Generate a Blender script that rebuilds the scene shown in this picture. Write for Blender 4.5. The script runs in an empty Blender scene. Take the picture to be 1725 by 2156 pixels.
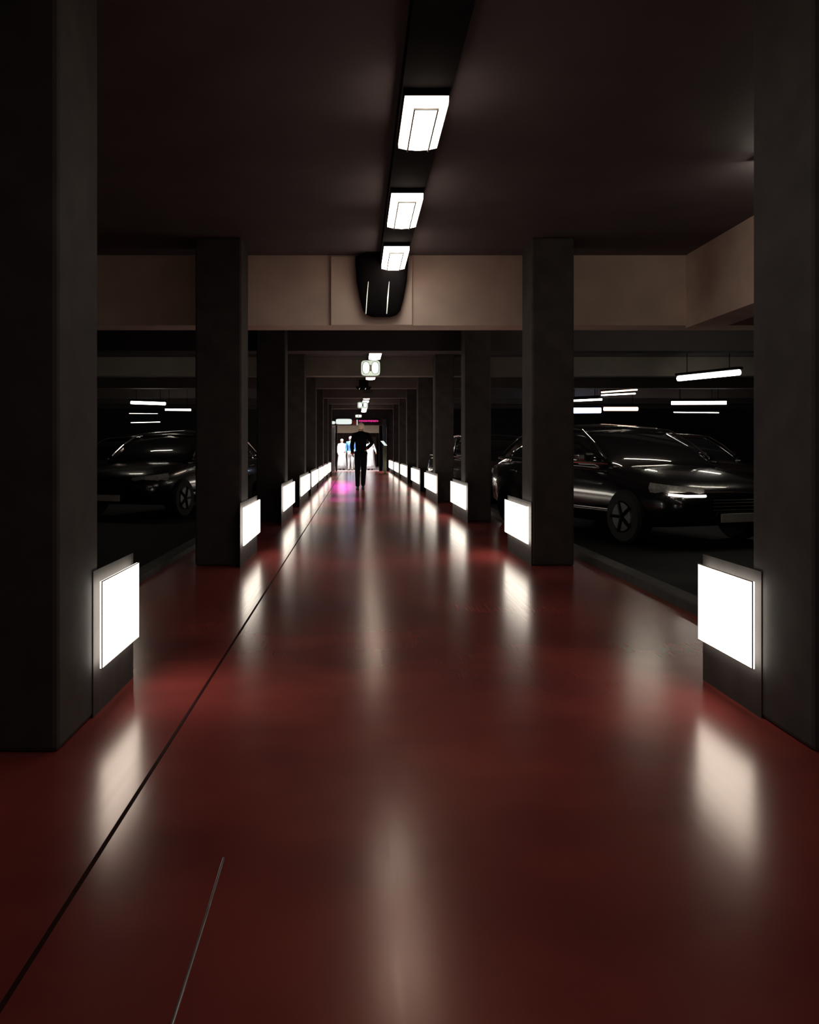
import bpy, bmesh, math, random
from mathutils import Vector, Matrix
random.seed(7)
sc = bpy.context.scene
COL = sc.collection
PI = math.pi

# ---------------------------------------------------------------- camera, world, exposure
H = 1.10                      # camera height
F = 1726.0                    # focal length in pixels of the 1725 wide frame
VX, VY = 750.0, 946.0         # vanishing point of the walkway
cam_data = bpy.data.cameras.new('camera')
cam = bpy.data.objects.new('camera', cam_data)
COL.objects.link(cam)
cam.location = (0, 0, H)
cam.rotation_euler = (PI / 2, 0, 0)
cam_data.sensor_fit = 'HORIZONTAL'
cam_data.sensor_width = 36
cam_data.lens = 36 * F / 1725
cam_data.shift_x = (862.5 - VX) / 1725
cam_data.shift_y = (VY - 1078) / 1725
cam_data.clip_end = 200
sc.camera = cam

world = bpy.data.worlds.new('world')
sc.world = world
world.use_nodes = True
world.node_tree.nodes['Background'].inputs[0].default_value = (0.6, 0.45, 0.5, 1)
world.node_tree.nodes['Background'].inputs[1].default_value = 0.008
sc.view_settings.view_transform = 'Standard'
sc.view_settings.look = 'None'
sc.view_settings.exposure = 0.0
sc.view_settings.gamma = 1.0
sc.view_settings.use_curve_mapping = False

PANEL_E = 4.2      # glowing wall panels
LAMP_E = 7.0       # ceiling lamps over the walkway
TUBE_E = 9.0       # tubes of the car park
END_W = 260.0      # lamp over the people at the far end

# ---------------------------------------------------------------- materials
def mat(name, color, rough=0.6, metal=0.0, spec=0.5, coat=0.0, emit=None, es=0.0, noise=None, scale=(1, 1, 1), bump=0.0):
    m = bpy.data.materials.new(name)
    m.use_nodes = True
    nt = m.node_tree
    b = nt.nodes['Principled BSDF']
    b.inputs['Base Color'].default_value = (*color, 1)
    b.inputs['Roughness'].default_value = rough
    b.inputs['Metallic'].default_value = metal
    b.inputs['Specular IOR Level'].default_value = spec
    b.inputs['Coat Weight'].default_value = coat
    b.inputs['Coat Roughness'].default_value = 0.05
    if emit:
        b.inputs['Emission Color'].default_value = (*emit, 1)
        b.inputs['Emission Strength'].default_value = es
    if noise:
        tc = nt.nodes.new('ShaderNodeTexCoord')
        mp = nt.nodes.new('ShaderNodeMapping')
        mp.inputs['Scale'].default_value = scale
        n = nt.nodes.new('ShaderNodeTexNoise')
        n.inputs['Scale'].default_value = noise[0]
        n.inputs['Detail'].default_value = 4
        r = nt.nodes.new('ShaderNodeValToRGB')
        a = noise[1]
        r.color_ramp.elements[0].position = 0.3
        r.color_ramp.elements[1].position = 0.7
        r.color_ramp.elements[0].color = (*[c * (1 - a) for c in color], 1)
        r.color_ramp.elements[1].color = (*[min(1, c * (1 + a)) for c in color], 1)
        nt.links.new(tc.outputs['Object'], mp.inputs['Vector'])
        nt.links.new(mp.outputs[0], n.inputs['Vector'])
        nt.links.new(n.outputs['Fac'], r.inputs['Fac'])
        nt.links.new(r.outputs['Color'], b.inputs['Base Color'])
        if bump:
            bp = nt.nodes.new('ShaderNodeBump')
            bp.inputs['Strength'].default_value = bump
            bp.inputs['Distance'].default_value = 0.01
            nt.links.new(n.outputs['Fac'], bp.inputs['Height'])
            nt.links.new(bp.outputs[0], b.inputs['Normal'])
    return m

def floor_mat():
    m = mat('red_epoxy', (0.26, 0.045, 0.037), rough=0.2, spec=0.75)
    nt = m.node_tree
    b = nt.nodes['Principled BSDF']
    b.inputs['Specular Tint'].default_value = (1.0, 0.60, 0.44, 1)
    tc = nt.nodes.new('ShaderNodeTexCoord')
    mp = nt.nodes.new('ShaderNodeMapping'); mp.inputs['Scale'].default_value = (0.9, 1.1, 1)
    n = nt.nodes.new('ShaderNodeTexNoise'); n.inputs['Scale'].default_value = 0.9; n.inputs['Detail'].default_value = 3
    r = nt.nodes.new('ShaderNodeValToRGB')
    r.color_ramp.elements[0].position = 0.35; r.color_ramp.elements[1].position = 0.65
    r.color_ramp.elements[0].color = (0.20, 0.036, 0.036, 1)
    r.color_ramp.elements[1].color = (0.38, 0.066, 0.055, 1)
    # fine brushed grain running along the walkway
    mp2 = nt.nodes.new('ShaderNodeMapping'); mp2.inputs['Scale'].default_value = (40, 0.5, 1)
    n2 = nt.nodes.new('ShaderNodeTexNoise'); n2.inputs['Scale'].default_value = 2.0; n2.inputs['Detail'].default_value = 3
    mr = nt.nodes.new('ShaderNodeMapRange'); mr.inputs['To Min'].default_value = 0.17; mr.inputs['To Max'].default_value = 0.25
    L = nt.links.new
    L(tc.outputs['Object'], mp.inputs[0]); L(mp.outputs[0], n.inputs[0]); L(n.outputs['Fac'], r.inputs[0]); L(r.outputs[0], b.inputs['Base Color'])
    L(tc.outputs['Object'], mp2.inputs[0]); L(mp2.outputs[0], n2.inputs[0]); L(n2.outputs['Fac'], mr.inputs[0]); L(mr.outputs[0], b.inputs['Roughness'])
    return m

M = {
    'floor': floor_mat(),
    'asphalt': mat('asphalt', (0.006, 0.0055, 0.006), 0.8, spec=0.2, noise=(14, 0.35), bump=0.3),
    'kerb': mat('kerb_concrete', (0.05, 0.045, 0.043), 0.7, noise=(9, 0.25), bump=0.3),
    'seam': mat('floor_seam', (0.03, 0.008, 0.007), 0.9, spec=0.1, noise=(20, 0.2)),
    'ceil': mat('ceiling_paint', (0.10, 0.082, 0.09), 0.8, noise=(2.5, 0.15), bump=0.1),
    'beam': mat('lit_beam_paint', (0.70, 0.54, 0.46), 0.75, noise=(3, 0.1), bump=0.1),  # lit beams: the brightness of their lighting is put into the colour
    'farshadebeam': mat('shaded_far_beam_paint', (0.13, 0.105, 0.10), 0.8, noise=(3, 0.1), bump=0.1),  # same beams farther off, shade put into the colour
    'shadebeam': mat('shaded_beam_paint', (0.05, 0.042, 0.043), 0.8, noise=(3, 0.1), bump=0.1),  # second beam, darkened in colour to stand in shade
    'halflitbeam': mat('half_lit_beam_paint', (0.20, 0.17, 0.145), 0.8, noise=(3, 0.1), bump=0.1),  # third beam, colour set between the lit and shaded copies
    'strongaddedglow': mat('strong_added_light_glow', (0.8, 0.8, 0.8), 0.4, emit=(1.0, 0.94, 0.76), es=40.0),  # glow of the added lamps before the third beam
    'board': mat('beam_board', (0.80, 0.63, 0.54), 0.7, noise=(3, 0.08)),
    'concrete': mat('column_concrete', (0.055, 0.047, 0.046), 0.8, noise=(6, 0.25), bump=0.35),
    'wall': mat('dark_wall', (0.05, 0.045, 0.048), 0.8, noise=(4, 0.2), bump=0.2),
    'black': mat('black_metal', (0.006, 0.005, 0.006), 0.9, spec=0.1, noise=(12, 0.2)),
    'frame': mat('panel_frame', (0.30, 0.27, 0.24), 0.4, metal=0.6, noise=(20, 0.1)),
    'steel': mat('brushed_steel', (0.45, 0.46, 0.47), 0.3, metal=1.0, noise=(30, 0.1)),
    'chrome': mat('chrome', (0.85, 0.84, 0.82), 0.12, metal=1.0, noise=(30, 0.02)),
    'panel': mat('panel_glow', (0.8, 0.8, 0.76), 0.5, emit=(1.0, 0.93, 0.80), es=PANEL_E),
    'lamp': mat('lamp_glow', (0.8, 0.78, 0.74), 0.5, emit=(1.0, 0.78, 0.62), es=LAMP_E),
    'lampcore': mat('lamp_core_glow', (0.8, 0.8, 0.78), 0.5, emit=(0.95, 1.0, 0.92), es=LAMP_E),
    'tube': mat('tube_glow', (0.8, 0.8, 0.8), 0.4, emit=(1.0, 0.92, 0.80), es=TUBE_E),
    'tubeblue': mat('blue_tube_glow', (0.7, 0.75, 0.8), 0.4, emit=(0.50, 0.68, 1.0), es=TUBE_E),
    'tubewarm': mat('warm_tube_glow', (0.8, 0.7, 0.6), 0.4, emit=(1.0, 0.60, 0.42), es=TUBE_E * 0.5),
    'signgreen': mat('sign_green_glow', (0.7, 0.8, 0.7), 0.5, emit=(0.62, 0.74, 0.60), es=0.75),
    'signwhite': mat('sign_white_glow', (0.8, 0.85, 0.8), 0.5, emit=(0.90, 1.0, 0.92), es=1.1),
    'signgrey': mat('sign_grey', (0.25, 0.26, 0.25), 0.5, noise=(12, 0.1)),
    'outline': mat('sign_outline', (0.03, 0.05, 0.04), 0.5),
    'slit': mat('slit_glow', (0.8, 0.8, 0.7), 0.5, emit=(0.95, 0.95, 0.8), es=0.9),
    'endwhite': mat('shopfront_sign_glow', (0.8, 0.85, 0.85), 0.5, emit=(0.80, 0.92, 0.88), es=0.9),
    'magenta': mat('magenta_led', (0.4, 0.02, 0.2), 0.5, emit=(0.75, 0.05, 0.30), es=1.0),
    'added_lens': mat('added_magenta_lens', (0.4, 0.02, 0.2), 0.5, emit=(1.0, 0.05, 0.45), es=2.0),  # lens of the added magenta lights
    'redpanel': mat('red_panel', (0.35, 0.05, 0.04), 0.5, noise=(8, 0.1)),
    'beige': mat('beige_plaster', (0.24, 0.18, 0.125), 0.8, noise=(5, 0.15), scale=(1, 1, 4)),
    'brown': mat('brown_panel', (0.07, 0.025, 0.02), 0.6, noise=(4, 0.3)),
    'postpale': mat('pale_blue_metal', (0.42, 0.50, 0.55), 0.35, metal=0.3, noise=(6, 0.3), scale=(1, 1, 0.5)),
    'postdark': mat('dark_blue_metal', (0.06, 0.08, 0.11), 0.3, metal=0.4, noise=(6, 0.3)),
    'olive': mat('olive_paint', (0.09, 0.10, 0.03), 0.5, noise=(10, 0.2)),
    'endfloor': mat('end_floor', (0.45, 0.38, 0.38), 0.35, noise=(3, 0.15)),
    'endfixture': mat('end_lamp_glow', (0.9, 0.9, 0.9), 0.5, emit=(1, 0.97, 0.95), es=3.0),
    'skin': mat('skin', (0.60, 0.38, 0.27), 0.55, noise=(30, 0.06)),
    'pale': mat('pale_hair', (0.92, 0.70, 0.54), 0.7, noise=(60, 0.2)),
    'whitehair': mat('white_cloth_cap', (0.85, 0.86, 0.86), 0.8, noise=(40, 0.06)),
    'darkhair': mat('dark_hair', (0.02, 0.015, 0.012), 0.6, noise=(60, 0.3)),
    'blackcloth': mat('black_cloth', (0.0025, 0.002, 0.003), 0.95, spec=0.1, noise=(30, 0.3), bump=0.2),
    'navycloth': mat('dark_trousers', (0.003, 0.002, 0.004), 0.95, spec=0.1, noise=(30, 0.3), bump=0.2),
    'redcuff': mat('red_cuff', (0.30, 0.015, 0.02), 0.8, noise=(30, 0.1)),
    'whitecloth': mat('white_cloth', (0.85, 0.88, 0.88), 0.85, noise=(14, 0.05), bump=0.2),
    'bluecloth': mat('blue_cloth', (0.10, 0.30, 0.70), 0.85, noise=(10, 0.35), bump=0.2),
    'shoe': mat('shoe_leather', (0.012, 0.008, 0.008), 0.5, noise=(30, 0.2)),
    'eye': mat('eye_dark', (0.02, 0.015, 0.012), 0.3),
    'lip': mat('lip', (0.30, 0.10, 0.08), 0.5),
    'glass': mat('car_glass', (0.012, 0.013, 0.015), 0.04, spec=1.0, coat=1.0),
    'rim': mat('dark_rim', (0.025, 0.025, 0.025), 0.4, metal=1.0, noise=(30, 0.1)),
    'addedglow': mat('added_light_glow', (0.8, 0.8, 0.8), 0.4, emit=(1.0, 0.92, 0.74), es=34.0),  # glow of the other added lamps
    'tyre': mat('tyre_rubber', (0.012, 0.012, 0.012), 0.8, noise=(30, 0.2)),
    'paint_black': mat('black_car_paint', (0.008, 0.008, 0.010), 0.22, spec=0.8, coat=1.0, noise=(2, 0.1)),
    'paint_grey': mat('grey_car_paint', (0.05, 0.05, 0.055), 0.25, metal=0.6, coat=1.0, noise=(2, 0.1)),
    'paint_brown': mat('brown_car_paint', (0.035, 0.02, 0.016), 0.25, metal=0.4, coat=1.0, noise=(2, 0.1)),
    'headlight': mat('headlamp_glass', (0.5, 0.5, 0.48), 0.08, spec=1.0, coat=1.0, noise=(30, 0.3)),
    'carglint': mat('car_glint_glow', (0.8, 0.8, 0.75), 0.3, emit=(1.0, 0.88, 0.74), es=2.6),  # glow that stands in for glints on the cars
    'plate': mat('plate_white', (0.7, 0.68, 0.62), 0.4, noise=(10, 0.05)),
}

# ---------------------------------------------------------------- mesh helpers
def bx(bm, x0, x1, y0, y1, z0, z1, bev=0.0):
    r = bmesh.ops.create_cube(bm, size=1.0)
    vs = r['verts']
    for v in vs:
        v.co = Vector(((x0 + x1) / 2 + v.co.x * (x1 - x0), (y0 + y1) / 2 + v.co.y * (y1 - y0), (z0 + z1) / 2 + v.co.z * (z1 - z0)))
    if bev:
        es = list({e for v in vs for e in v.link_edges})
        bmesh.ops.bevel(bm, geom=es, offset=bev, segments=2, affect='EDGES', profile=0.5)

def tube(bm, pts, r, n=10, cap=True):
    pts = [Vector(p) for p in pts]
    rings = []
    for i, p in enumerate(pts):
        a = pts[max(0, i - 1)]; b = pts[min(len(pts) - 1, i + 1)]
        d = (b - a).normalized()
        u = d.cross(Vector((0, 0, 1)))
        if u.length < 1e-3: u = Vector((1, 0, 0))
        u.normalize(); w = d.cross(u)
        rr = r[i] if isinstance(r, (list, tuple)) else r
        rings.append([bm.verts.new(p + (u * math.cos(2 * PI * k / n) + w * math.sin(2 * PI * k / n)) * rr) for k in range(n)])
    for a, b in zip(rings, rings[1:]):
        for k in range(n):
            bm.faces.new((a[k], a[(k + 1) % n], b[(k + 1) % n], b[k]))
    if cap:
        bm.faces.new(rings[0][::-1]); bm.faces.new(rings[-1])

def rings(bm, rs, cap=True):
    """rs: list of lists of points, all the same length"""
    vs = [[bm.verts.new(p) for p in r] for r in rs]
    n = len(vs[0])
    for a, b in zip(vs, vs[1:]):
        for k in range(n):
            bm.faces.new((a[k], a[(k + 1) % n], b[(k + 1) % n], b[k]))
    if cap:
        bm.faces.new(vs[0][::-1]); bm.faces.new(vs[-1])

def NB(): return bmesh.new()

def obj(name, bm, m, parent=None, smooth=False, loc=None):
    bmesh.ops.recalc_face_normals(bm, faces=bm.faces[:])
    me = bpy.data.meshes.new(name)
    if loc is not None:
        bmesh.ops.translate(bm, verts=bm.verts[:], vec=-Vector(loc))
    bm.to_mesh(me); bm.free()
    if smooth:
        for p in me.polygons: p.use_smooth = True
    me.materials.append(m)
    o = bpy.data.objects.new(name, me)
    COL.objects.link(o)
    if loc is not None: o.location = loc
    if parent: o.parent = parent
    return o

def tag(o, label=None, cat=None, group=None, kind=None):
    if label: o['label'] = label
    if cat: o['category'] = cat
    if group: o['group'] = group
    if kind: o['kind'] = kind
    return o

def struct(name, bm, m, label=None):
    o = obj(name, bm, m)
    o['kind'] = 'structure'
    if label: o['label'] = label
    o['category'] = name.split('_')[0]
    return o

def thing(name, label, cat, loc=(0, 0, 0), rotz=0, group=None):
    o = bpy.data.objects.new(name, None)
    COL.objects.link(o)
    o.location = loc; o.rotation_euler = (0, 0, rotz)
    return tag(o, label, cat, group)

def copy_tree(o, parent=None):
    c = o.copy(); COL.objects.link(c); c.parent = parent
    for ch in list(o.children): copy_tree(ch, c)
    return c

def off(px, Y): return (px - VX) / F * Y
def hz(py, Y): return H + (VY - py) / F * Y

ORD = ['nearest the camera', 'second nearest', 'third nearest', 'fourth nearest', 'fifth nearest', 'sixth nearest', 'seventh nearest', 'farthest']

# ---------------------------------------------------------------- the shell
XL, XR = 1.04, 1.62           # glowing panel planes, left and right
CZ = 3.10                     # ceiling
EY = 41.3                     # end wall
b = NB(); bx(b, -1.78, 2.25, -3, EY, -0.20, 0.0)
struct('floor', b, M['floor'], 'glossy dark red walkway floor')
b = NB(); bx(b, -18, -1.93, -3, EY, -0.20, -0.02)
struct('floor_left', b, M['asphalt'], 'dark car park floor left of the walkway')
b = NB(); bx(b, 2.40, 18, -3, EY, -0.20, -0.02)
struct('floor_right', b, M['asphalt'], 'dark car park floor right of the walkway')
b = NB(); bx(b, -1.93, -1.78, -3, EY, -0.20, 0.05, 0.01)
struct('trim_1', b, M['kerb'], 'grey kerb along the left edge of the red floor')
b = NB(); bx(b, 2.25, 2.40, -3, EY, -0.20, 0.07, 0.01)
struct('trim_2', b, M['kerb'], 'dark kerb along the right edge of the red floor')
b = NB(); bx(b, -18, 18, -3, EY, CZ, CZ + 0.2)
struct('ceiling', b, M['ceil'], 'low dark ceiling over walkway and car park')
b = NB(); bx(b, -18.2, -18, -3, EY, -0.2, CZ + 0.2); struct('wall_left', b, M['wall'])
b = NB(); bx(b, 18, 18.2, -3, EY, -0.2, CZ + 0.2); struct('wall_right', b, M['wall'])
b = NB(); bx(b, -18.2, 18.2, -3.2, -3, -0.2, CZ + 0.2); struct('wall_rear', b, M['wall'])
b = NB()
bx(b, -18, -1.28, EY, EY + 0.2, -0.2, CZ + 0.2); bx(b, 1.54, 18, EY, EY + 0.2, -0.2, CZ + 0.2); bx(b, -1.28, 1.54, EY, EY + 0.2, hz(895.5, EY), CZ + 0.2)
struct('wall_end', b, M['wall'], 'dark wall around the bright opening at the far end')
# lobby behind the opening
b = NB(); bx(b, -3, 3.2, EY, 53, -0.2, 0.0)
# cut to start behind the wall
struct('floor_lobby', b, M['endfloor'], 'pale lit floor beyond the opening')
b = NB(); bx(b, -3, 3.2, EY + 0.2, 53, 3.0, 3.2); struct('ceiling_lobby', b, M['wall'])
b = NB(); bx(b, -3.2, -3, EY + 0.2, 53, -0.2, 3.2); struct('wall_lobby_left', b, M['brown'])
b = NB(); bx(b, 3.2, 3.4, EY + 0.2, 53, -0.2, 3.2); struct('wall_lobby_right', b, M['brown'])
b = NB(); bx(b, -3.2, 3.4, 53, 53.2, -0.2, 3.2); struct('wall_lobby_back', b, M['brown'])

# seams in the floor
b = NB()
for s, x in ((0, -0.70),):
    bx(b, x - 0.006, x + 0.006, 0.8, 40, 0.0, 0.0015)
tag(obj('floor_seam', b, M['seam']), 'thin dark joint line along left side of the red floor', 'floor joint')
b = NB()
tube(b, [(-0.372 + 0.02 * math.sin(y), y, 0.003) for y in [0.9 + 0.1 * i for i in range(14)]], 0.003, 6)
tag(obj('floor_strip', b, M['steel']), 'short thin pale strip on red floor left of centre at bottom', 'floor strip')

# ---------------------------------------------------------------- columns
COLS_Y = [2.97 + 4.77 * k for k in range(8)]
for side in (-1, 1):
    xi, w = (XL + 0.041, 0.44) if side < 0 else (XR + 0.041, 0.40)
    b = NB(); bx(b, min(side * xi, side * (xi + w)), max(side * xi, side * (xi + w)), -1.80, -1.33, 0, CZ, 0.02)
    tag(obj('concrete_column', b, M['concrete']), 'dark concrete column behind the camera on the ' + ('left' if side < 0 else 'right'), 'column', 'columns on the %s of the walkway' % ('left' if side < 0 else 'right'))
for k, y0 in enumerate(COLS_Y):
    for side in (-1, 1):
        xi, w = (XL + 0.041, 0.44) if side < 0 else (XR + 0.041, 0.40)
        x0, x1 = (-(xi + w), -xi) if side < 0 else (xi, xi + w)
        b = NB(); bx(b, x0, x1, y0, y0 + 0.47, 0, CZ, 0.02)
        nm = 'left' if side < 0 else 'right'
        if k == 0:
            lb = 'tall dark concrete column at the %s edge of the picture, largest on its side' % nm
        elif k == 1:
            lb = 'dark concrete column on the %s, in front of the lit ceiling beam' % nm
        else:
            lb = 'dark concrete column in the %s row, %s' % (nm, ORD[k] + ' to the camera' if 0 < k < 7 else ORD[k] + ' down the walkway')
        o = obj('concrete_column', b, M['concrete'], loc=((x0 + x1) / 2, y0 + 0.235, 0))
        tag(o, lb, 'column', 'columns on the %s of the walkway' % nm)

# ---------------------------------------------------------------- beams
BEAMS = [(0, 1.278), (1, 1.56), (2, 1.59), (3, 1.68), (4, 1.71), (5, 1.78), (6, 1.83)]
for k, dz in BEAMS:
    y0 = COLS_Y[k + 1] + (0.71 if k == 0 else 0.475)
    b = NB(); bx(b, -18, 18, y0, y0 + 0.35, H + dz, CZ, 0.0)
    o = struct('beam', b, M[{0: 'beam', 1: 'shadebeam', 2: 'halflitbeam'}.get(k, 'farshadebeam')], 'ceiling beam crossing the walkway, %s' % ORD[k])
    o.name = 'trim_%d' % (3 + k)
Y1 = COLS_Y[1] + 0.71
# pale board in the middle of the first beam
b = NB(); bx(b, off(697, Y1), off(868, Y1), Y1 - 0.03, Y1, H + 1.278, CZ - 0.02, 0.004)
tag(obj('beam_board', b, M['board']), 'paler square board in the middle of the nearest lit beam', 'board')
# long beams over the car park
b = NB(); bx(b, 3.40, 3.75, 0.5, Y1, H + 1.25, CZ)
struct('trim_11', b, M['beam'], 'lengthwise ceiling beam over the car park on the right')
b = NB(); bx(b, -3.75, -3.40, 0.5, Y1, H + 1.35, CZ)
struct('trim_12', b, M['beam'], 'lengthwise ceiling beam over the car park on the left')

# ---------------------------------------------------------------- glowing panels low on both sides
def light_panel(side, y0, y1, label):
    xf = -XL if side < 0 else XR
    s = side
    L = y1 - y0
    # low plinth that carries it
    p = NB(); bx(p, min(xf + s * 0.036, xf + s * 0.040), max(xf + s * 0.036, xf + s * 0.040), y0, y1 + 0.03, 0, 0.60, 0.0)
    t = thing('light_panel', label, 'light panel', (xf + s * 0.03, (y0 + y1) / 2, 0), 0, 'glowing panels on the %s side' % ('left' if side < 0 else 'right'))
    o = obj('backing_plate', p, M['concrete'], t); o.matrix_parent_inverse = Matrix.Translation(-Vector(t.location))
    xs = sorted((xf + s * 0.010, xf + s * 0.036))
    q = NB(); bx(q, xs[0], xs[1], y0 + L * .3, y1 - L * .3, 0.30, 0.46, 0.0)
    o = obj('wall_bracket', q, M['frame'], t); o.matrix_parent_inverse = Matrix.Translation(-Vector(t.location))
    xs = sorted((xf, xf + s * 0.010))
    q = NB(); bx(q, xs[0], xs[1], y0 + 0.002, y1 - 0.002, 0.202, 0.558, 0.001)
    o = obj('diffuser', q, M['panel'], t); o.matrix_parent_inverse = Matrix.Translation(-Vector(t.location))
    q = NB(); fw = 0.004
    xs = sorted((xf - s * 0.001, xf + s * 0.003))
    for (a, c, d, e) in ((y0, y1, 0.2, 0.2 + fw), (y0, y1, 0.56 - fw, 0.56), (y0, y0 + fw, 0.2 + fw, 0.56 - fw), (y1 - fw, y1, 0.2 + fw, 0.56 - fw)):
        bx(q, xs[0], xs[1], a, c, d, e)
    o = obj('frame', q, M['frame'], t); o.matrix_parent_inverse = Matrix.Translation(-Vector(t.location))
RP = [(1585, 1470), (1111, 1063), (980, 949), (918, 894), (882, 866), (856, 843), (838.5, 830), (827, 819)]
LP = [(215, 293), (514, 548), (598, 621), (635, 653), (658, 670.5), (673, 681.5), (683.5, 690), (692, 697)]
for i, (a, c) in enumerate(RP):
    light_panel(1, F * XR / (a - VX), F * XR / (c - VX), 'square glowing white panel low on the right side of the walkway, %s' % ORD[i])
for i, (a, c) in enumerate(LP):
    light_panel(-1, F * XL / (VX - a), F * XL / (VX - c), 'square glowing white panel low on the left side of the walkway, %s' % ORD[i])

for sd, nm in ((1, 'right'), (-1, 'left')):
    light_panel(sd, -1.42, -0.89, 'square glowing white panel on the %s, behind the camera' % nm)

# ---------------------------------------------------------------- ceiling lamps in one row
LX, LZ = 0.37, H + 1.80
def trunk(y0, y1, label):
    b = NB(); bx(b, LX - 0.13, LX + 0.13, y0, y1, LZ + 0.075, CZ - .0015, 0.0)
    tag(obj('lamp_trunking', b, M['black'], loc=(LX, (y0 + y1) / 2, LZ + 0.075)), label, 'trunking', 'black trunking along the ceiling')
edges = [(-2.5, Y1 - 0.20)] + [(COLS_Y[k + 1] + 0.475 + 0.36, COLS_Y[k + 2] + 0.475 - 0.01) for k in range(6)]
edges[1] = (Y1 + 0.36, edges[1][1])
words = ['in the foreground bay before the lit beam', 'behind the lit beam', 'between second and third beams', 'between third and fourth beams', 'between fourth and fifth beams', 'between fifth and sixth beams', 'between sixth and seventh beams']
for (a, c), w in zip(edges, words): trunk(a, c, 'black lamp trunking on the ceiling ' + w)
def ceiling_lamp(y0, y1, label, core=True):
    t = thing('ceiling_lamp', label, 'ceiling lamp', (LX, (y0 + y1) / 2, LZ), 0, 'row of ceiling lamps')
    h = (y1 - y0) / 2
    q = NB(); bx(q, -0.118, 0.118, -h - 0.01, h + 0.01, 0.045, 0.075, 0.004); obj('housing', q, M['black'], t)
    q = NB()
    rs = []
    for yy in (-h, -h + 0.02, h - 0.02, h):
        zb = 0.03 if abs(yy) >= h - 1e-6 else 0.0
        rs.append([(-0.115, yy, 0.045), (-0.115, yy, zb + 0.01), (-0.07, yy, zb), (0, yy, zb - 0.006), (0.07, yy, zb), (0.115, yy, zb + 0.01), (0.115, yy, 0.045)])
    rings(q, rs); obj('diffuser', q, M['lamp'], t)
    if core:
        q = NB(); bx(q, -0.055, 0.055, -h + 0.05, h - 0.05, -0.012, -0.004, 0.003); obj('tube_cover', q, M['lampcore'], t)
        q = NB()
        for xx in (-.062, .062): bx(q, xx - .004, xx + .004, -h + .04, h - .02, -0.014, -0.004)
        bx(q, -.066, .066, -h + .032, -h + .04, -0.014, -0.004)
        obj('louvre_rim', q, M['signgrey'], t)
K = 1.8 * F
LAMPS = [(726, 628), (526, 464), (417, 377), (203, 188), (154, 146), (107, 104.5), (100, 98), (86.5, 85), (82.5, 81), (79, 78)]
for y0, w in ((-0.6, 'behind the camera'), (1.0, 'just behind the top edge of the picture'), (2.5, 'right above the top edge of the picture')):
    ceiling_lamp(y0, y0 + 0.72, 'warm white ceiling lamp in the middle row, ' + w)
for i, (a, c) in enumerate(LAMPS):
    w = ['largest, nearest the camera at the top', 'second from the top', 'third, before the lit beam', 'just above the green-white twin lamp', 'just below the large green-white twin lamp',
         'upper bar above the small twin lamp', 'lower bar above the small twin lamp', 'bar right under the small twin lamp', 'middle bar under the small twin lamp', 'lowest bar under the small twin lamp'][i]
    ceiling_lamp(K / a, K / c, 'glowing ceiling lamp in the middle row, ' + w, i < 3)

# ---------------------------------------------------------------- black hanging fixtures
def bucket(x, y, zt, zb, w, label, slit_m, top=CZ):
    t = thing('hanging_fixture', label, 'hanging fixture', (x, y, zb))
    h = zt - zb
    q = NB(); rs = []
    for f, s in ((0, 0.38), (0.03, 0.56), (0.10, 0.70), (0.3, 0.82), (0.6, 0.95), (0.9, 1.0), (1.0, 1.0)):
        rs.append([(w / 2 * s * math.copysign(abs(math.cos(a)) ** 0.6, math.cos(a)), 0.08 * s * math.copysign(abs(math.sin(a)) ** 0.6, math.sin(a)), f * h) for a in [2 * PI * k / 28 for k in range(28)]])
    rings(q, rs); obj('shell', q, M['black'], t, True)
    q = NB(); bx(q, -w * 0.3, w * 0.3, -0.06, 0.06, h, top - zb, 0.0); obj('mounting_plate', q, M['black'], t)
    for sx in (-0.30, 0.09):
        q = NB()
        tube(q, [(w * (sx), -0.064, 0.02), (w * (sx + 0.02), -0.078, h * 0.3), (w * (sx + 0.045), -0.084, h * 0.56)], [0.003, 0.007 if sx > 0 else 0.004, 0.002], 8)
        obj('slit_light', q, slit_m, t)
bucket(off(804, Y1 - .095), Y1 - 0.095, CZ - 0.04, hz(667, Y1 - .095), 0.54, 'black bucket-shaped fixture hanging in front of the nearest lit beam, two thin pale slits', M['slit'])
bucket(off(766, 22.2), 22.2, CZ - 0.3, hz(822, 22.2), 0.42, 'small black round fixture with pale streaks hanging below the large green-white twin lamp', M['slit'], LZ + .075)

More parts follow.
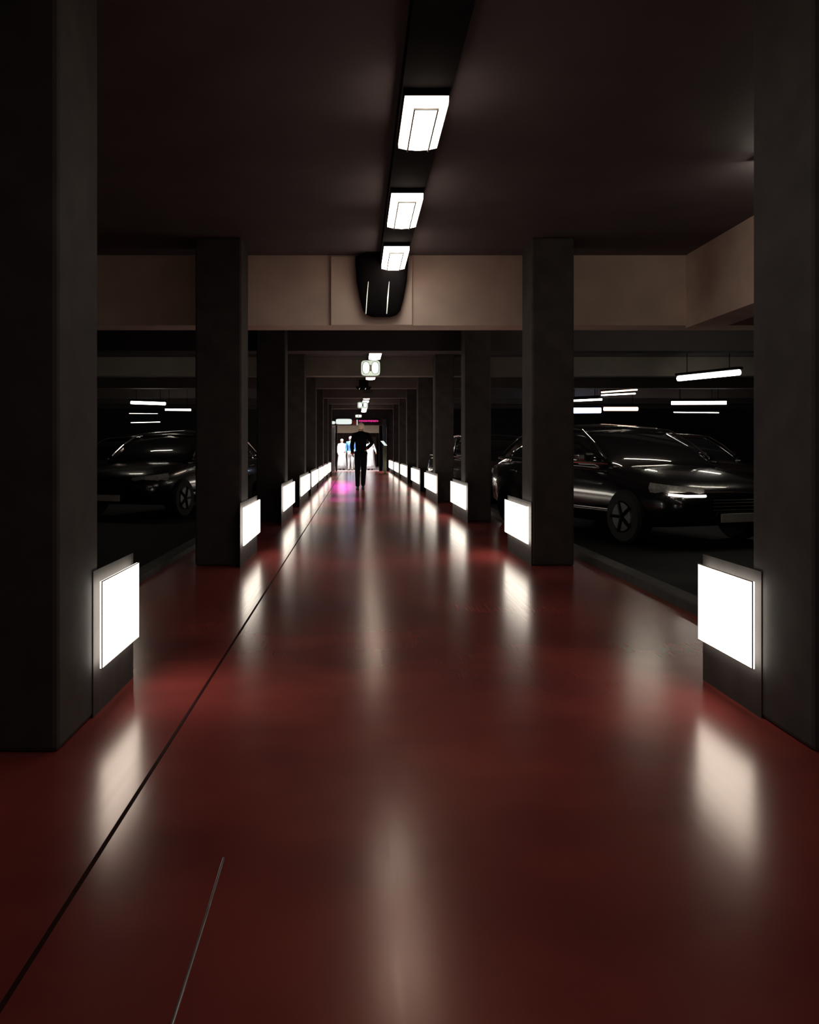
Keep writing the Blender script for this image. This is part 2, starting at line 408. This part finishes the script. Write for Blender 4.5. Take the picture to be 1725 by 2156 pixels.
# ---------------------------------------------------------------- twin emergency lamps
def superellipse(cx, cz, rx, rz, y, e=0.5, n=28):
    return [(cx + rx * math.copysign(abs(math.cos(2 * PI * k / n)) ** e, math.cos(2 * PI * k / n)), y, cz + rz * math.copysign(abs(math.sin(2 * PI * k / n)) ** e, math.sin(2 * PI * k / n))) for k in range(n)]
def twin_lamp(x, y, z, w, h, label, top=LZ + .075):
    t = thing('twin_lamp', label, 'lamp box', (x, y, z))
    q = NB(); rings(q, [superellipse(0, 0, w / 2 * .95, h / 2 * .95, -0.05, .35), superellipse(0, 0, w / 2, h / 2, -0.035, .35), superellipse(0, 0, w / 2, h / 2, 0.05, .35)])
    obj('case', q, M['signgreen'], t)
    q = NB(); bx(q, -w * .06, w * .06, -0.055, -0.05, -h * .22, h * .2); obj('centre_bar', q, M['signgrey'], t)
    for s in (-1, 1):
        q = NB(); rings(q, [superellipse(s * w * .24, 0, w * .205, h * .42, -0.053, .8), superellipse(s * w * .24, 0, w * .205, h * .42, -0.049, .8)])
        lens = obj('lens', q, M['outline'], t)
        q = NB(); rings(q, [superellipse(s * w * .24, 0, w * .18, h * .39, -0.058, .8), superellipse(s * w * .24, 0, w * .18, h * .39, -0.052, .8)])
        obj('glass', q, M['signwhite'], lens)
    for f in (.07, .32):
        q = NB(); tube(q, [(w * f, 0, h * .45), (w * f, 0, top - z)], 0.008); obj('hanger', q, M['black'], t)
twin_lamp(off(780.5, 16.9), 16.9, hz(775, 16.9), 0.39, 0.31, 'large green-white box with two round lenses hanging over the walkway')
twin_lamp(off(764, 28.4), 28.4, hz(853, 28.4), 0.36, 0.21, 'small green-white box with two round lenses hanging farther down')
twin_lamp(off(755, 38.6), 38.6, hz(876, 38.6), 0.30, 0.13, 'tiny pale twin lamp hanging just above the far opening', CZ)

# ---------------------------------------------------------------- far opening: frame, signs, posts
D = 41.2
b = NB(); bx(b, off(755, D), off(800, D), D - 0.10, EY, hz(891, D), hz(882, D), .005)
t = thing('led_sign', 'black sign board with a row of magenta dots above the far opening', 'sign', (off(777, D), D, hz(891, D)))
def under(o, t):
    o.parent = t; o.matrix_parent_inverse = Matrix.Translation(-Vector(t.location)); return o
under(obj('sign_board', b, M['black']), t)
q = NB(); random.seed(3)
for i in range(15):
    x = off(757 + i * 2.75, D); s = 0.022
    zc = hz(886.5, D)
    hh = 0.045 + 0.012 * random.random()
    bx(q, x - s, x - s + .014, D - 0.115, D - 0.10, zc - hh, zc + hh)
    bx(q, x + s - .014, x + s, D - 0.115, D - 0.10, zc - hh, zc + hh)
    bx(q, x - s, x + s, D - 0.115, D - 0.10, zc + (hh - .014) * random.choice((-1, 0, 1)) - .007, zc + .007)
under(obj('led_glyphs', q, M['magenta']), t)
def capsule_sign(name, x0, x1, y0, y1, label, m, e=.35):
    x0, x1, z0, z1 = off(x0, D), off(x1, D), hz(y1, D), hz(y0, D)
    t = thing(name, label, 'sign', ((x0 + x1) / 2, D, (z0 + z1) / 2))
    w, h = (x1 - x0) / 2, (z1 - z0) / 2
    q = NB(); rings(q, [superellipse(0, 0, w, h, -0.06, e), superellipse(0, 0, w, h, 0.1, e)]); obj('sign_box', q, M['steel'], t)
    q = NB(); rings(q, [superellipse(0, 0, w * .97, h * .9, -0.075, e), superellipse(0, 0, w * .97, h * .9, -0.06, e)]); obj('lit_face', q, m, t)
capsule_sign('shop_sign', 707, 741.5, 881.5, 894, 'long white lit sign over the left half of the far opening', M['endwhite'])
capsule_sign('small_sign', 696.5, 706.5, 886.5, 893.5, 'small white lit sign on top of the pale left post', M['endwhite'], .7)
b = NB(); bx(b, off(742.5, D), off(751, D), D - 0.04, EY, hz(894, D), hz(885, D), .004)
tag(obj('red_board', b, M['redpanel']), 'small red board between the white sign and the magenta sign', 'board')
b = NB(); bx(b, off(751.4, D), off(753, D), D - 0.06, EY, hz(895, D), hz(884, D), .003)
tag(obj('white_batten', b, M['endwhite']), 'thin upright white strip beside the small red board', 'strip')
for (x0, x1, z1, m, lb) in ((697.2, 705.5, 2.20, 'postpale', 'pale blue-grey post at the left of the far opening'), (806.3, 814, 2.62, 'postdark', 'dark blue-grey post at the right of the far opening')):
    b = NB(); bx(b, off(x0, D), off(x1, D), D - 0.12, EY - .001, 0, z1, .012)
    tag(obj('post', b, M[m]), lb, 'post')
for (x0, x1, lb) in ((706.5, 710, 'black door jamb inside the pale left post'), (798.5, 806, 'black door jamb beside the dark right post')):
    b = NB(); bx(b, off(x0, D), off(x1, D), EY, EY + .15, 0, 2.3, .004)
    tag(obj('door_jamb', b, M['black']), lb, 'door jamb')
DB = 45.6
b = NB(); bx(b, -3, 3.2, DB, DB + .3, hz(911.5, DB), 3.0)
struct('trim_13', b, M['beige'], 'lit beige bulkhead seen through the far opening')
# kiosk at the right
KY = 36.9
t = thing('info_stand', 'olive green stand with a slanted pale top right of the far opening', 'stand', (off(811, KY), KY, 0))
q = NB(); bx(q, -0.05, 0.05, -0.04, 0.04, 0.0, hz(939, KY), .006); obj('pillar', q, M['olive'], t)
q = NB(); bx(q, -0.12, 0.12, -0.12, 0.12, 0, 0.02, .004); obj('base_plate', q, M['black'], t)
q = NB(); zc = hz(934, KY)
rings(q, [[(-.20, yy, zc + .12), (-.07, yy, zc + .12), (.10, yy, zc - .09), (-.03, yy, zc - .09)] for yy in (-.10, .10)])
obj('slanted_top', q, M['endwhite'], t)
# stuff behind the people: a tall brown door leaf and a leaning board
t = thing('brown_cupboard', 'dark brown cupboard standing behind the people at far right', 'cupboard', (0.86, 52.4, 0))
q = NB(); bx(q, -.45, .45, -.25, .25, 0, 1.9, .01); obj('carcass', q, M['brown'], t)
for s in (-1, 1):
    q = NB(); bx(q, .01 if s > 0 else -.44, .44 if s > 0 else -.01, -.275, -.25, .05, 1.87, .004); dr = obj('door', q, M['brown'], t)
    q = NB(); tube(q, [(s * .05, -.295, .9), (s * .05, -.295, 1.1)], .008); obj('handle', q, M['steel'], dr)

# lamp over the people, lobby lamps
def lobby_lamp(x, y, z, w, l, label, f=1.0):
    t = thing('lobby_lamp', label, 'ceiling lamp', (x, y, z))
    q = NB(); bx(q, -w / 2 - .02, w / 2 + .02, -l / 2 - .02, l / 2 + .02, .02, .06, .005); obj('housing', q, M['steel'], t)
    q = NB(); bx(q, -w / 2, w / 2, -l / 2, l / 2, 0, .02, .003); obj('diffuser', q, M['endfixture'], t)
    ld = bpy.data.lights.new('lamp_light', 'AREA'); ld.shape = 'RECTANGLE'; ld.size = w; ld.size_y = l
    ld.energy = END_W * f; ld.color = (1, .97, .95)
    lo = bpy.data.objects.new('lamp_light', ld); COL.objects.link(lo); lo.location = (0, 0, -.01); lo.parent = t
    return t
lobby_lamp(-0.3, 42.2, 2.937, 1.6, .4, 'bright lamp on the lobby ceiling just inside the far opening')
lobby_lamp(-0.2, 48.0, 2.937, 1.0, .3, 'lamp on the lobby ceiling behind the beige bulkhead', .15)

# added unseen lights that make the magenta glow on the floor
def spot(x, y, tx, ty, w, cone, label):
    t = thing('added_magenta_light', label, 'spotlight', (x, y, CZ - .12))
    d = Vector((tx - x, ty - y, -(CZ - .12))).normalized()
    q = NB(); tube(q, [(0, 0, 0.0), tuple(-d * .14)], [.045, .035], 14); obj('lamp_head', q, M['black'], t)
    q = NB(); tube(q, [tuple(-d * .1), (0, 0, .12)], .01); obj('stem', q, M['black'], t)
    q = NB(); tube(q, [tuple(d * .012), (0, 0, 0)], .035, 14); obj('lens', q, M['added_lens'], t)
    ld = bpy.data.lights.new('spot_beam', 'SPOT'); ld.energy = w; ld.color = (1, .02, .62); ld.spot_size = cone; ld.spot_blend = 1.0; ld.shadow_soft_size = .03
    lo = bpy.data.objects.new('spot_beam', ld); COL.objects.link(lo); lo.parent = t
    lo.location = d * .03; lo.rotation_euler = d.to_track_quat('-Z', 'Y').to_euler()
spot(-.50, 33.0, off(724, 27.5), 27.0, 620, math.radians(30), 'added magenta light hidden behind a far beam, casting the glow before the opening')
spot(-.42, 23.6, off(721, 18), 18.2, 420, math.radians(11), 'added magenta light hidden behind a nearer beam, casting the small spot on the floor')

# ---------------------------------------------------------------- car park tube lamps
def tube_lamp(p0, p1, r, m, label):
    a, c = Vector(p0), Vector(p1); mid = (a + c) / 2
    d = (c - a)
    t = thing('tube_lamp', label, 'tube lamp', tuple(mid), 0, 'tube lamps of the car park')
    q = NB(); tube(q, [tuple(a - mid), tuple(c - mid)], r, 12); obj('tube', q, M[m], t)
    q = NB()
    u = d.normalized().cross(Vector((0, 0, 1))).normalized()
    rs = []
    for e in (a - mid - d * .02, c - mid + d * .02):
        rs.append([tuple(e + u * s * r * 1.2 + Vector((0, 0, z))) for s, z in ((-1, r + .002), (1, r + .002), (1, r + .05), (-1, r + .05))])
    rings(q, rs); obj('batten', q, M['black'], t)
    for f in (-.35, .35):
        e = d * f
        q = NB(); tube(q, [tuple(e + Vector((0, 0, r + .05))), (e.x, e.y, CZ - mid.z)], .008)
        obj('hanger', q, M['black'], t)
def P(px, py, Y): return (off(px, Y), Y, hz(py, Y))
TUBES = [
    (1429, 797, 16.95, 1557, 784, 15.6, .055, 'tube', 'long slanted white tube lamp, highest on the right beside the near column'),
    (1414, 848.5, 24.5, 1530, 848, 24.0, .05, 'tube', 'level white tube lamp below the slanted one on the right'),
    (1419, 868, 27.0, 1514, 869, 26.6, .012, 'tube', 'very thin white tube lamp low on the right under the level one'),
    (1267, 826, 24.2, 1342, 820.5, 23.2, .022, 'tubewarm', 'upper tube of the slanted warm pair in the right middle'),
    (1267, 832, 24.8, 1338, 828.5, 23.8, .020, 'tube', 'lower tube of the slanted warm pair in the right middle'),
    (1200, 844, 24.5, 1268, 841, 24.0, .028, 'tube', 'short white tube lamp beside the second right column'),
    (1199, 839.5, 26.0, 1262, 836.5, 25.5, .010, 'tubeblue', 'thin blue tube lamp beside the second right column'),
    (1190, 864.5, 26.2, 1265, 864, 26.2, .085, 'tubeblue', 'thick bluish white tube lamp beside the second right column'),
    (1272, 861, 26.1, 1343, 861, 26.1, .060, 'tubewarm', 'thick warm red-white tube lamp right of the bluish one'),
    (276, 847.5, 23.0, 348, 850, 23.6, .042, 'tube', 'brightest white tube lamp in the left car park'),
    (348, 862.5, 26.0, 402, 863, 26.0, .030, 'tube', 'short white tube lamp nearer the second left column'),
    (276, 890, 30.0, 337, 888.5, 30.5, .010, 'tube', 'thin lowest white tube lamp in the left car park'),
    (272, 870.5, 28.5, 332, 871, 28.9, .005, 'tube', 'faint hairline tube lamp between the brightest and the lowest on the left'),
]
for a in TUBES: tube_lamp(P(*a[0:3]), P(*a[3:6]), a[6], a[7], a[8])
# added unseen lamps that brighten the beams and give the cars glints
def batten(x, y, z, l, label, glow='addedglow'):
    t = thing('added_light', label, 'added light', (x, y, z))
    q = NB(); bx(q, -l / 2, l / 2, -.04, .04, .03, CZ - z, .004); obj('housing', q, M['black'], t)
    q = NB(); tube(q, [(-l / 2 + .03, 0, 0), (l / 2 - .03, 0, 0)], .022, 10); obj('tube', q, M[glow], t)
batten(off(1270, 17.6), 15.0, 2.985, 0.7, 'added hidden light washing the pale beam in the right car park', 'strongaddedglow')
batten(off(320, 17.6), 15.0, 2.985, 0.7, 'added hidden light washing the pale beam in the left car park', 'strongaddedglow')
batten(off(392, 24), 23.8, 2.98, .8, 'added hidden light near the small pale beam at far left')
batten(4.3, 9.3, 3.0, 1.6, 'added hidden light above the car nearest the walkway on the right')
batten(5.4, 10.3, 3.0, 1.4, 'added hidden light above the grey car on the right')
batten(3.05, 5.6, 3.0, .6, 'short added hidden light by the corner of the right lengthwise beam')

# ---------------------------------------------------------------- cars
def make_car(label, paint, lit):
    t = thing('car', label, 'car')
    # local frame: nose at -x, length 4.4, x from 0 (nose) to 4.4
    stations = [  # x, halfwidth, z_low, z_belt(top)
        (0.00, .60, .38, .58), (0.05, .74, .30, .66), (0.25, .84, .24, .74), (0.7, .89, .20, .83), (1.15, .90, .20, .90),
        (1.8, .90, .20, .93), (2.7, .90, .20, .95), (3.4, .90, .20, .97), (3.95, .87, .24, .97), (4.25, .80, .30, .93), (4.38, .72, .38, .80), (4.40, .6, .45, .7)]
    q = NB(); rs = []
    for x, w, z0, z1 in stations:
        zm = z0 + (z1 - z0) * .55
        prof = [(-w * .8, z0), (-w * .97, z0 + .06), (-w, zm), (-w * .965, z1 - .08), (-w * .88, z1 - .02), (-w * .5, z1 + .015), (0, z1 + .025)]
        prof += [(-y, z) for y, z in prof[-2::-1]]
        rs.append([(x, y, z) for y, z in prof])
    rings(q, rs); obj('body', q, M[paint], t, True)
    # greenhouse
    cab = [(1.15, .78, .90, .90), (1.55, .74, .90, 1.17), (1.95, .68, .90, 1.36), (2.5, .66, .9, 1.43), (3.1, .66, .9, 1.40), (3.6, .68, .9, 1.27), (4.05, .74, .9, .96)]
    q = NB(); rs = []
    for x, w, z0, z1 in cab:
        wb = .80
        rs.append([(x, -wb, z0), (x, -(wb + w) / 2 - .01, (z0 + z1) / 2), (x, -w, z1 - .02), (x, -w * .85, z1), (x, 0, z1 + .02), (x, w * .85, z1), (x, w, z1 - .02), (x, (wb + w) / 2 + .01, (z0 + z1) / 2), (x, wb, z0)])
    rings(q, rs); obj('window_glass', q, M['glass'], t, True)
    q = NB(); rs = []
    for x, w, z in ((1.93, .64, 1.37), (2.1, .66, 1.42), (2.5, .67, 1.455), (3.1, .67, 1.43), (3.55, .66, 1.31)):
        rs.append([(x, -w, z - .03), (x, -w * .9, z), (x, 0, z + .025), (x, w * .9, z), (x, w, z - .03), (x, 0, z - .05)])
    rings(q, rs); obj('roof', q, M[paint], t, True)
    for s in (-1, 1):
        for x0 in (2.62,):
            q = NB(); tube(q, [(x0, s * .82, .92), (x0 + .02, s * .70, 1.40)], .03, 8); obj('pillar', q, M[paint], t)
        q = NB(); tube(q, [(1.2, s * .835, .945), (1.8, s * .84, .955), (2.7, s * .84, .965), (3.4, s * .84, .985), (4.0, s * .81, .99)], .018, 8); obj('window_trim', q, M['chrome'], t)
        q = NB(); tube(q, [(1.3, s * .80, 1.0), (1.6, s * .765, 1.20), (1.95, s * .71, 1.375), (2.5, s * .69, 1.435), (3.1, s * .69, 1.41), (3.6, s * .71, 1.28), (3.95, s * .76, 1.06)], .015, 8); obj('roof_trim', q, M['chrome'], t)
        q = NB(); tube(q, [(1.0, s * .895, .36), (3.2, s * .895, .36)], .014, 8); obj('sill_trim', q, M['chrome'], t)
        q = NB(); bx(q, 1.45, 1.62, min(s * .86, s * 1.0), max(s * .86, s * 1.0), .97, 1.08, .03); mi = obj('wing_mirror', q, M[paint], t)
        for xd in (2.35, 3.3):
            q = NB(); tube(q, [(xd, s * .915, .80), (xd + .18, s * .915, .81)], .012, 8); obj('door_handle', q, M['chrome'], t)
        q = NB(); rs = [[(x, s * y, z) for (y, z) in ((y0, zc - .05), (y0 + .02, zc), (y0, zc + .06), (y0 - .05, zc + .05), (y0 - .05, zc - .05))] for x, y0, zc in ((.03, .48, .62), (.06, .64, .64), (.20, .79, .66), (.42, .85, .68))]
        rings(q, rs); hl = obj('headlight', q, M['headlight'], t)
        if lit:
            q = NB(); tube(q, [(-.005, s * .44, .60), (.03, s * .68, .60), (.15, s * .82, .615)], .014, 8); obj('glint_strip', q, M['carglint'], hl)  # glowing strip put in for the bright reflections on the car
        for xw in (.82, 3.55):
            q = NB()
            tube(q, [(xw, s * .70, .32), (xw, s * .74, .32), (xw, s * .90, .32), (xw, s * .93, .32)], [.28, .32, .32, .29], 24)
            wh = obj('wheel', q, M['tyre'], t)
            q = NB(); tube(q, [(xw, s * .925, .32), (xw, s * .94, .32)], [.20, .17], 20)
            for k in range(5):
                a = 2 * PI * k / 5
                tube(q, [(xw, s * .945, .32), (xw + .19 * math.cos(a), s * .94, .32 + .19 * math.sin(a))], .02, 6)
            obj('hubcap', q, M['rim'], wh)
    q = NB(); bx(q, -.02, .04, -.38, .38, .42, .56, .01)
    g = obj('grille', q, M['black'], t)
    q = NB()
    for z in (.44, .48, .52, .55): tube(q, [(-.025, -.36, z), (-.025, .36, z)], .006, 6)
    obj('grille_bars', q, M['chrome'], g)
    q = NB(); bx(q, -.04, -.02, -.25, .25, .30, .40, .004); obj('number_plate', q, M['plate'], t)
    return t
def place(t, x, y, deg, flip=False):
    t.location = (x, y, -.02); t.rotation_euler = (0, 0, math.radians(deg))
place(make_car('dark shiny car parked nearest the walkway on the right, beyond the near right column', 'paint_black', True), 4.3, 9.25, 109)
place(make_car('grey car seen in the narrow gap between second and third right columns', 'paint_grey', True), 3.72, 16.6, 106)
place(make_car('brown car parked farther away on the right, beyond the near black car', 'paint_brown', False), 7.3, 15.2, 106)
place(make_car('black car parked in the left car park, nearer of the two there', 'paint_black', False), -3.95, 13.0, 72)
place(make_car('brown car parked behind the black one in the left car park', 'paint_brown', False), -6.4, 19.0, 72)

# ---------------------------------------------------------------- people
def skin_obj(name, V, E, R, root, m, parent, sub=2):
    me = bpy.data.meshes.new(name)
    me.from_pydata(V, E, [])
    o = bpy.data.objects.new(name, me); COL.objects.link(o)
    md = o.modifiers.new('s', 'SKIN'); md.use_smooth_shade = True
    for i, r in enumerate(R):
        sv = me.skin_vertices[0].data[i]
        sv.radius = (r, r) if not isinstance(r, tuple) else r
        sv.use_root = (i == root)
    sd = o.modifiers.new('d', 'SUBSURF'); sd.levels = sub; sd.render_levels = sub
    dg = bpy.context.evaluated_depsgraph_get(); dg.update()
    nm = bpy.data.meshes.new_from_object(o.evaluated_get(dg))
    o.modifiers.clear(); o.data = nm
    nm.materials.clear(); nm.materials.append(m)
    for p in nm.polygons: p.use_smooth = True
    o.parent = parent
    return o

def chain_builder():
    V, E, R, N = [], [], [], {}
    def add(n, p, r, par=None):
        N[n] = len(V); V.append(tuple(p)); R.append(r)
        if par is not None: E.append((N[par], N[n]))
    return V, E, R, N, add

def make_person(label, loc, rotz, h, pose, hair='pale', top='blackcloth', legs='navycloth', head_m='skin', robe=None, group=None, cuffs=None, cap=None):
    """local frame: faces -y, feet at z=0, height scaled from 1.75"""
    t = thing('person', label, 'person', loc, rotz, group)
    k = h / 1.75
    J = dict(pelvis=(0, 0, .93), waist=(0, 0, 1.08), chest=(0, -.01, 1.27), ucst=(0, 0, 1.40), neck=(0, .005, 1.50), hb=(0, -.005, 1.565), hc=(0, -.015, 1.64), ht=(0, -.01, 1.70))
    for s, a in ((-1, 'l'), (1, 'r')):
        J['sh' + a] = (s * .175, 0, 1.42); J['hip' + a] = (s * .09, 0, .90)
        J['kn' + a] = (s * .095, -.01, .49); J['an' + a] = (s * .10, .02, .09); J['to' + a] = (s * .115, -.13, .03)
        J['el' + a] = (s * .24, .02, 1.14); J['wr' + a] = (s * .25, -.04, .90)
    J.update(pose)
    J = {n: Vector(p) * k for n, p in J.items()}
    V, E, R, N, add = chain_builder()
    add('pelvis', J['pelvis'], (.135 * k, .10 * k))
    add('waist', J['waist'], (.125 * k, .09 * k), 'pelvis'); add('chest', J['chest'], (.145 * k, .105 * k), 'waist'); add('ucst', J['ucst'], (.13 * k, .09 * k), 'chest')
    add('neck', J['neck'], .052 * k, 'ucst'); add('hb', J['hb'], (.062 * k, .07 * k), 'neck'); add('hc', J['hc'], (.076 * k, .09 * k), 'hb'); add('ht', J['ht'], (.055 * k, .07 * k), 'hc')
    add('nose', J['hc'] + Vector((0, -.105, -.015)) * k, .012 * k, 'hc')
    for s, a in ((-1, 'l'), (1, 'r')):
        add('ear' + a, J['hc'] + Vector((s * .082, .01, -.01)) * k, .014 * k, 'hc')
        add('sh' + a, J['sh' + a], .058 * k, 'ucst'); add('el' + a, J['el' + a], .042 * k, 'sh' + a); add('wr' + a, J['wr' + a], .027 * k, 'el' + a)
        d = (J['wr' + a] - J['el' + a]).normalized()
        side = d.cross(Vector((1, 0, 0)))
        if side.length < .2: side = d.cross(Vector((0, 0, 1)))
        side.normalize(); nrm = d.cross(side)
        pm = J['wr' + a] + d * .055 * k
        add('pm' + a, pm, (.034 * k, .018 * k), 'wr' + a)
        for f, (o_, ln) in enumerate(((-.026, .062), (-.009, .072), (.009, .068), (.026, .055))):
            base = pm + side * o_ * k + d * .028 * k
            add('f%d%s' % (f, a), base, .0095 * k, 'pm' + a)
            add('g%d%s' % (f, a), base + (d * ln * .55 + nrm * .012 * s) * k, .0085 * k, 'f%d%s' % (f, a))
            add('h%d%s' % (f, a), base + (d * ln * .9 + nrm * .035 * s) * k, .0075 * k, 'g%d%s' % (f, a))
        add('t0' + a, J['wr' + a] + (d * .03 + side * -.035) * k, .011 * k, 'pm' + a)
        add('t1' + a, J['wr' + a] + (d * .07 + side * -.058) * k, .009 * k, 't0' + a)
        add('hip' + a, J['hip' + a], .085 * k, 'pelvis'); add('kn' + a, J['kn' + a], .055 * k, 'hip' + a)
        add('cf' + a, J['kn' + a].lerp(J['an' + a], .35) + Vector((0, .01, 0)) * k, .045 * k, 'kn' + a)
        add('an' + a, J['an' + a], .035 * k, 'cf' + a); add('to' + a, J['to' + a], (.036 * k, .022 * k), 'an' + a)
    skin_obj('body', V, E, R, 0, M[head_m], t)
    # face
    hc = J['hc']
    for s in (-1, 1):
        q = NB(); bmesh.ops.create_uvsphere(q, u_segments=10, v_segments=8, radius=.011 * k, matrix=Matrix.Translation(hc + Vector((s * .03, -.083, .004)) * k)); obj('eye', q, M['eye'], t, True)
    q = NB(); bmesh.ops.create_uvsphere(q, u_segments=12, v_segments=8, radius=.02 * k, matrix=Matrix.Translation(hc + Vector((0, -.073, -.05)) * k) @ Matrix.Diagonal((1, .5, .3, 1))); obj('mouth', q, M['lip'], t, True)
    # hair / cap: shell over crown and back of head
    q = NB(); rs = []
    for i in range(9):
        ph = PI / 2 * (1 - i / 8 * 1.35)
        rs.append([hc + Vector((math.cos(u) * .088 * math.cos(ph), (.012 + math.sin(u) * .105 * math.cos(ph)) - .0, .015 + .092 * math.sin(ph) + (-.035 if ph < 0 and math.sin(u) > 0 else (.03 if ph < .3 and math.sin(u) < -.3 else 0)))) * k for u in [2 * PI * j / 20 for j in range(20)]])
    rings(q, rs); obj(cap or 'hair', q, M[hair], t, True)
    # upper garment
    V, E, R, N, add = chain_builder()
    add('a', J['pelvis'] + Vector((0, 0, -.03 * k)), (.160 * k, .125 * k)); add('b', J['waist'], (.148 * k, .115 * k), 'a'); add('c', J['chest'], (.168 * k, .128 * k), 'b'); add('d', J['ucst'], (.14 * k, .105 * k), 'c')
    add('n', J['neck'] + Vector((0, 0, .0)), .068 * k, 'd'); add('n2', J['neck'] + Vector((0, .003, .035 * k)), .070 * k, 'n')
    for a in 'lr':
        add('s' + a, J['sh' + a], .075 * k, 'd'); add('m' + a, J['sh' + a].lerp(J['el' + a], .55), .065 * k, 's' + a); add('e' + a, J['el' + a], .058 * k, 'm' + a); add('w' + a, J['el' + a].lerp(J['wr' + a], .92), .042 * k, 'e' + a)
    skin_obj('robe_top' if robe else 'jacket', V, E, R, 0, M[top], t)
    if cuffs:
        for a in 'lr':
            p = J['el' + a].lerp(J['wr' + a], .86); p2 = J['el' + a].lerp(J['wr' + a], 1.02)
            q = NB(); tube(q, [tuple(p), tuple(p2)], .050 * k, 14); obj('cuff', q, M[cuffs], t, True)
    if robe:
        q = NB(); rs = []
        for z, w, dpt in ((1.30, .19, .13), (1.1, .185, .145), (.9, .21, .17), (.6, .235, .19), (.3, .26, .21), (.10, .28, .225)):
            ring = []
            for j in range(48):
                u = 2 * PI * j / 48
                f = 1 + .05 * math.sin(9 * u + z * 2) * (1.3 - z)
                ring.append(Vector((w * math.cos(u) * f, dpt * math.sin(u) * f, z)) * k)
            rs.append(ring)
        rings(q, rs); obj('robe_skirt', q, M[robe], t, True)
    else:
        V, E, R, N, add = chain_builder()
        add('p', J['pelvis'], (.155 * k, .12 * k))
        for a in 'lr':
            add('h' + a, J['hip' + a], .102 * k, 'p'); add('k' + a, J['kn' + a], .078 * k, 'h' + a); add('c' + a, J['kn' + a].lerp(J['an' + a], .45), .068 * k, 'k' + a); add('a' + a, J['an' + a] + Vector((0, .0, -.03)) * k, .058 * k, 'c' + a)
        skin_obj('trousers', V, E, R, 0, M[legs], t)
    for a in 'lr':
        q = NB(); A, T = J['an' + a], J['to' + a]
        fw = (Vector((T.x, T.y, 0)) - Vector((A.x, A.y, 0))).normalized(); sd = Vector((-fw.y, fw.x, 0))
        base = Vector((A.x, A.y, min(A.z, T.z) - .03 * k if T.z < .06 else T.z - .03 * k))
        base.z = max(0, base.z)
        rs = []
        for u, w, hh in ((-.07, .030, .07), (-.05, .040, .09), (.02, .042, .095), (.10, .048, .06), (.17, .045, .045), (.205, .028, .03)):
            c = base + fw * u * k
            rs.append([c + sd * -w * k, c + sd * -w * .9 * k + Vector((0, 0, hh * .7)) * k, c + Vector((0, 0, hh)) * k, c + sd * w * .9 * k + Vector((0, 0, hh * .7)) * k, c + sd * w * k])
        rings(q, rs); obj('shoe', q, M['shoe'], t, True)
    return t

walk = dict(ell=(-.30, .05, 1.20), wrl=(-.17, -.14, 1.08), elr=(.235, .08, 1.13), wrr=(.22, -.10, .95),
            knl=(-.075, -.06, .49), anl=(-.055, .03, .10), tol=(-.06, -.12, .035), knr=(.085, .0, .49), anr=(.085, .08, .09), tor=(.09, -.07, .03))
make_person('person in black jacket and trousers with pale head, alone in the middle of the walkway', (off(760, 22.5), 22.5, 0), PI, 1.84, walk, hair='pale', head_m='skin', cuffs='redcuff')
make_person('person in a long white robe and white headcloth, leftmost of the group beyond the opening', (off(720, 43.6), 43.6, 0), .15, 1.66,
            dict(elr=(.25, .02, 1.15), wrr=(.16, -.16, 1.05), ell=(-.24, .02, 1.13), wrl=(-.22, -.05, .92)), hair='whitehair', top='whitecloth', robe='whitecloth', cap='headcloth', group='people beyond the far opening')
make_person('person in blue top and white trousers with white cap, left of the person in black', (off(738.5, 42.9), 42.9, 0), -.1, 1.78,
            dict(kno=(0, 0, 0)) if False else dict(knr=(.09, -.08, .49), anr=(.09, -.04, .09), tor=(.10, -.19, .03)), hair='whitehair', top='bluecloth', legs='whitecloth', cap='cap', group='people beyond the far opening')
make_person('person in a long white robe, right of the person in black', (off(780, 43.2), 43.2, 0), -.2, 1.63,
            dict(elr=(.27, .02, 1.18), wrr=(.34, -.10, 1.02)), hair='darkhair', top='whitecloth', robe='whitecloth', group='people beyond the far opening')
make_person('tallest person of the far group, pale head showing over the shoulder of the nearest', (off(752, 44.6), 44.6, 0), 0, 1.90, {}, hair='pale', top='whitecloth', legs='whitecloth', group='people beyond the far opening')
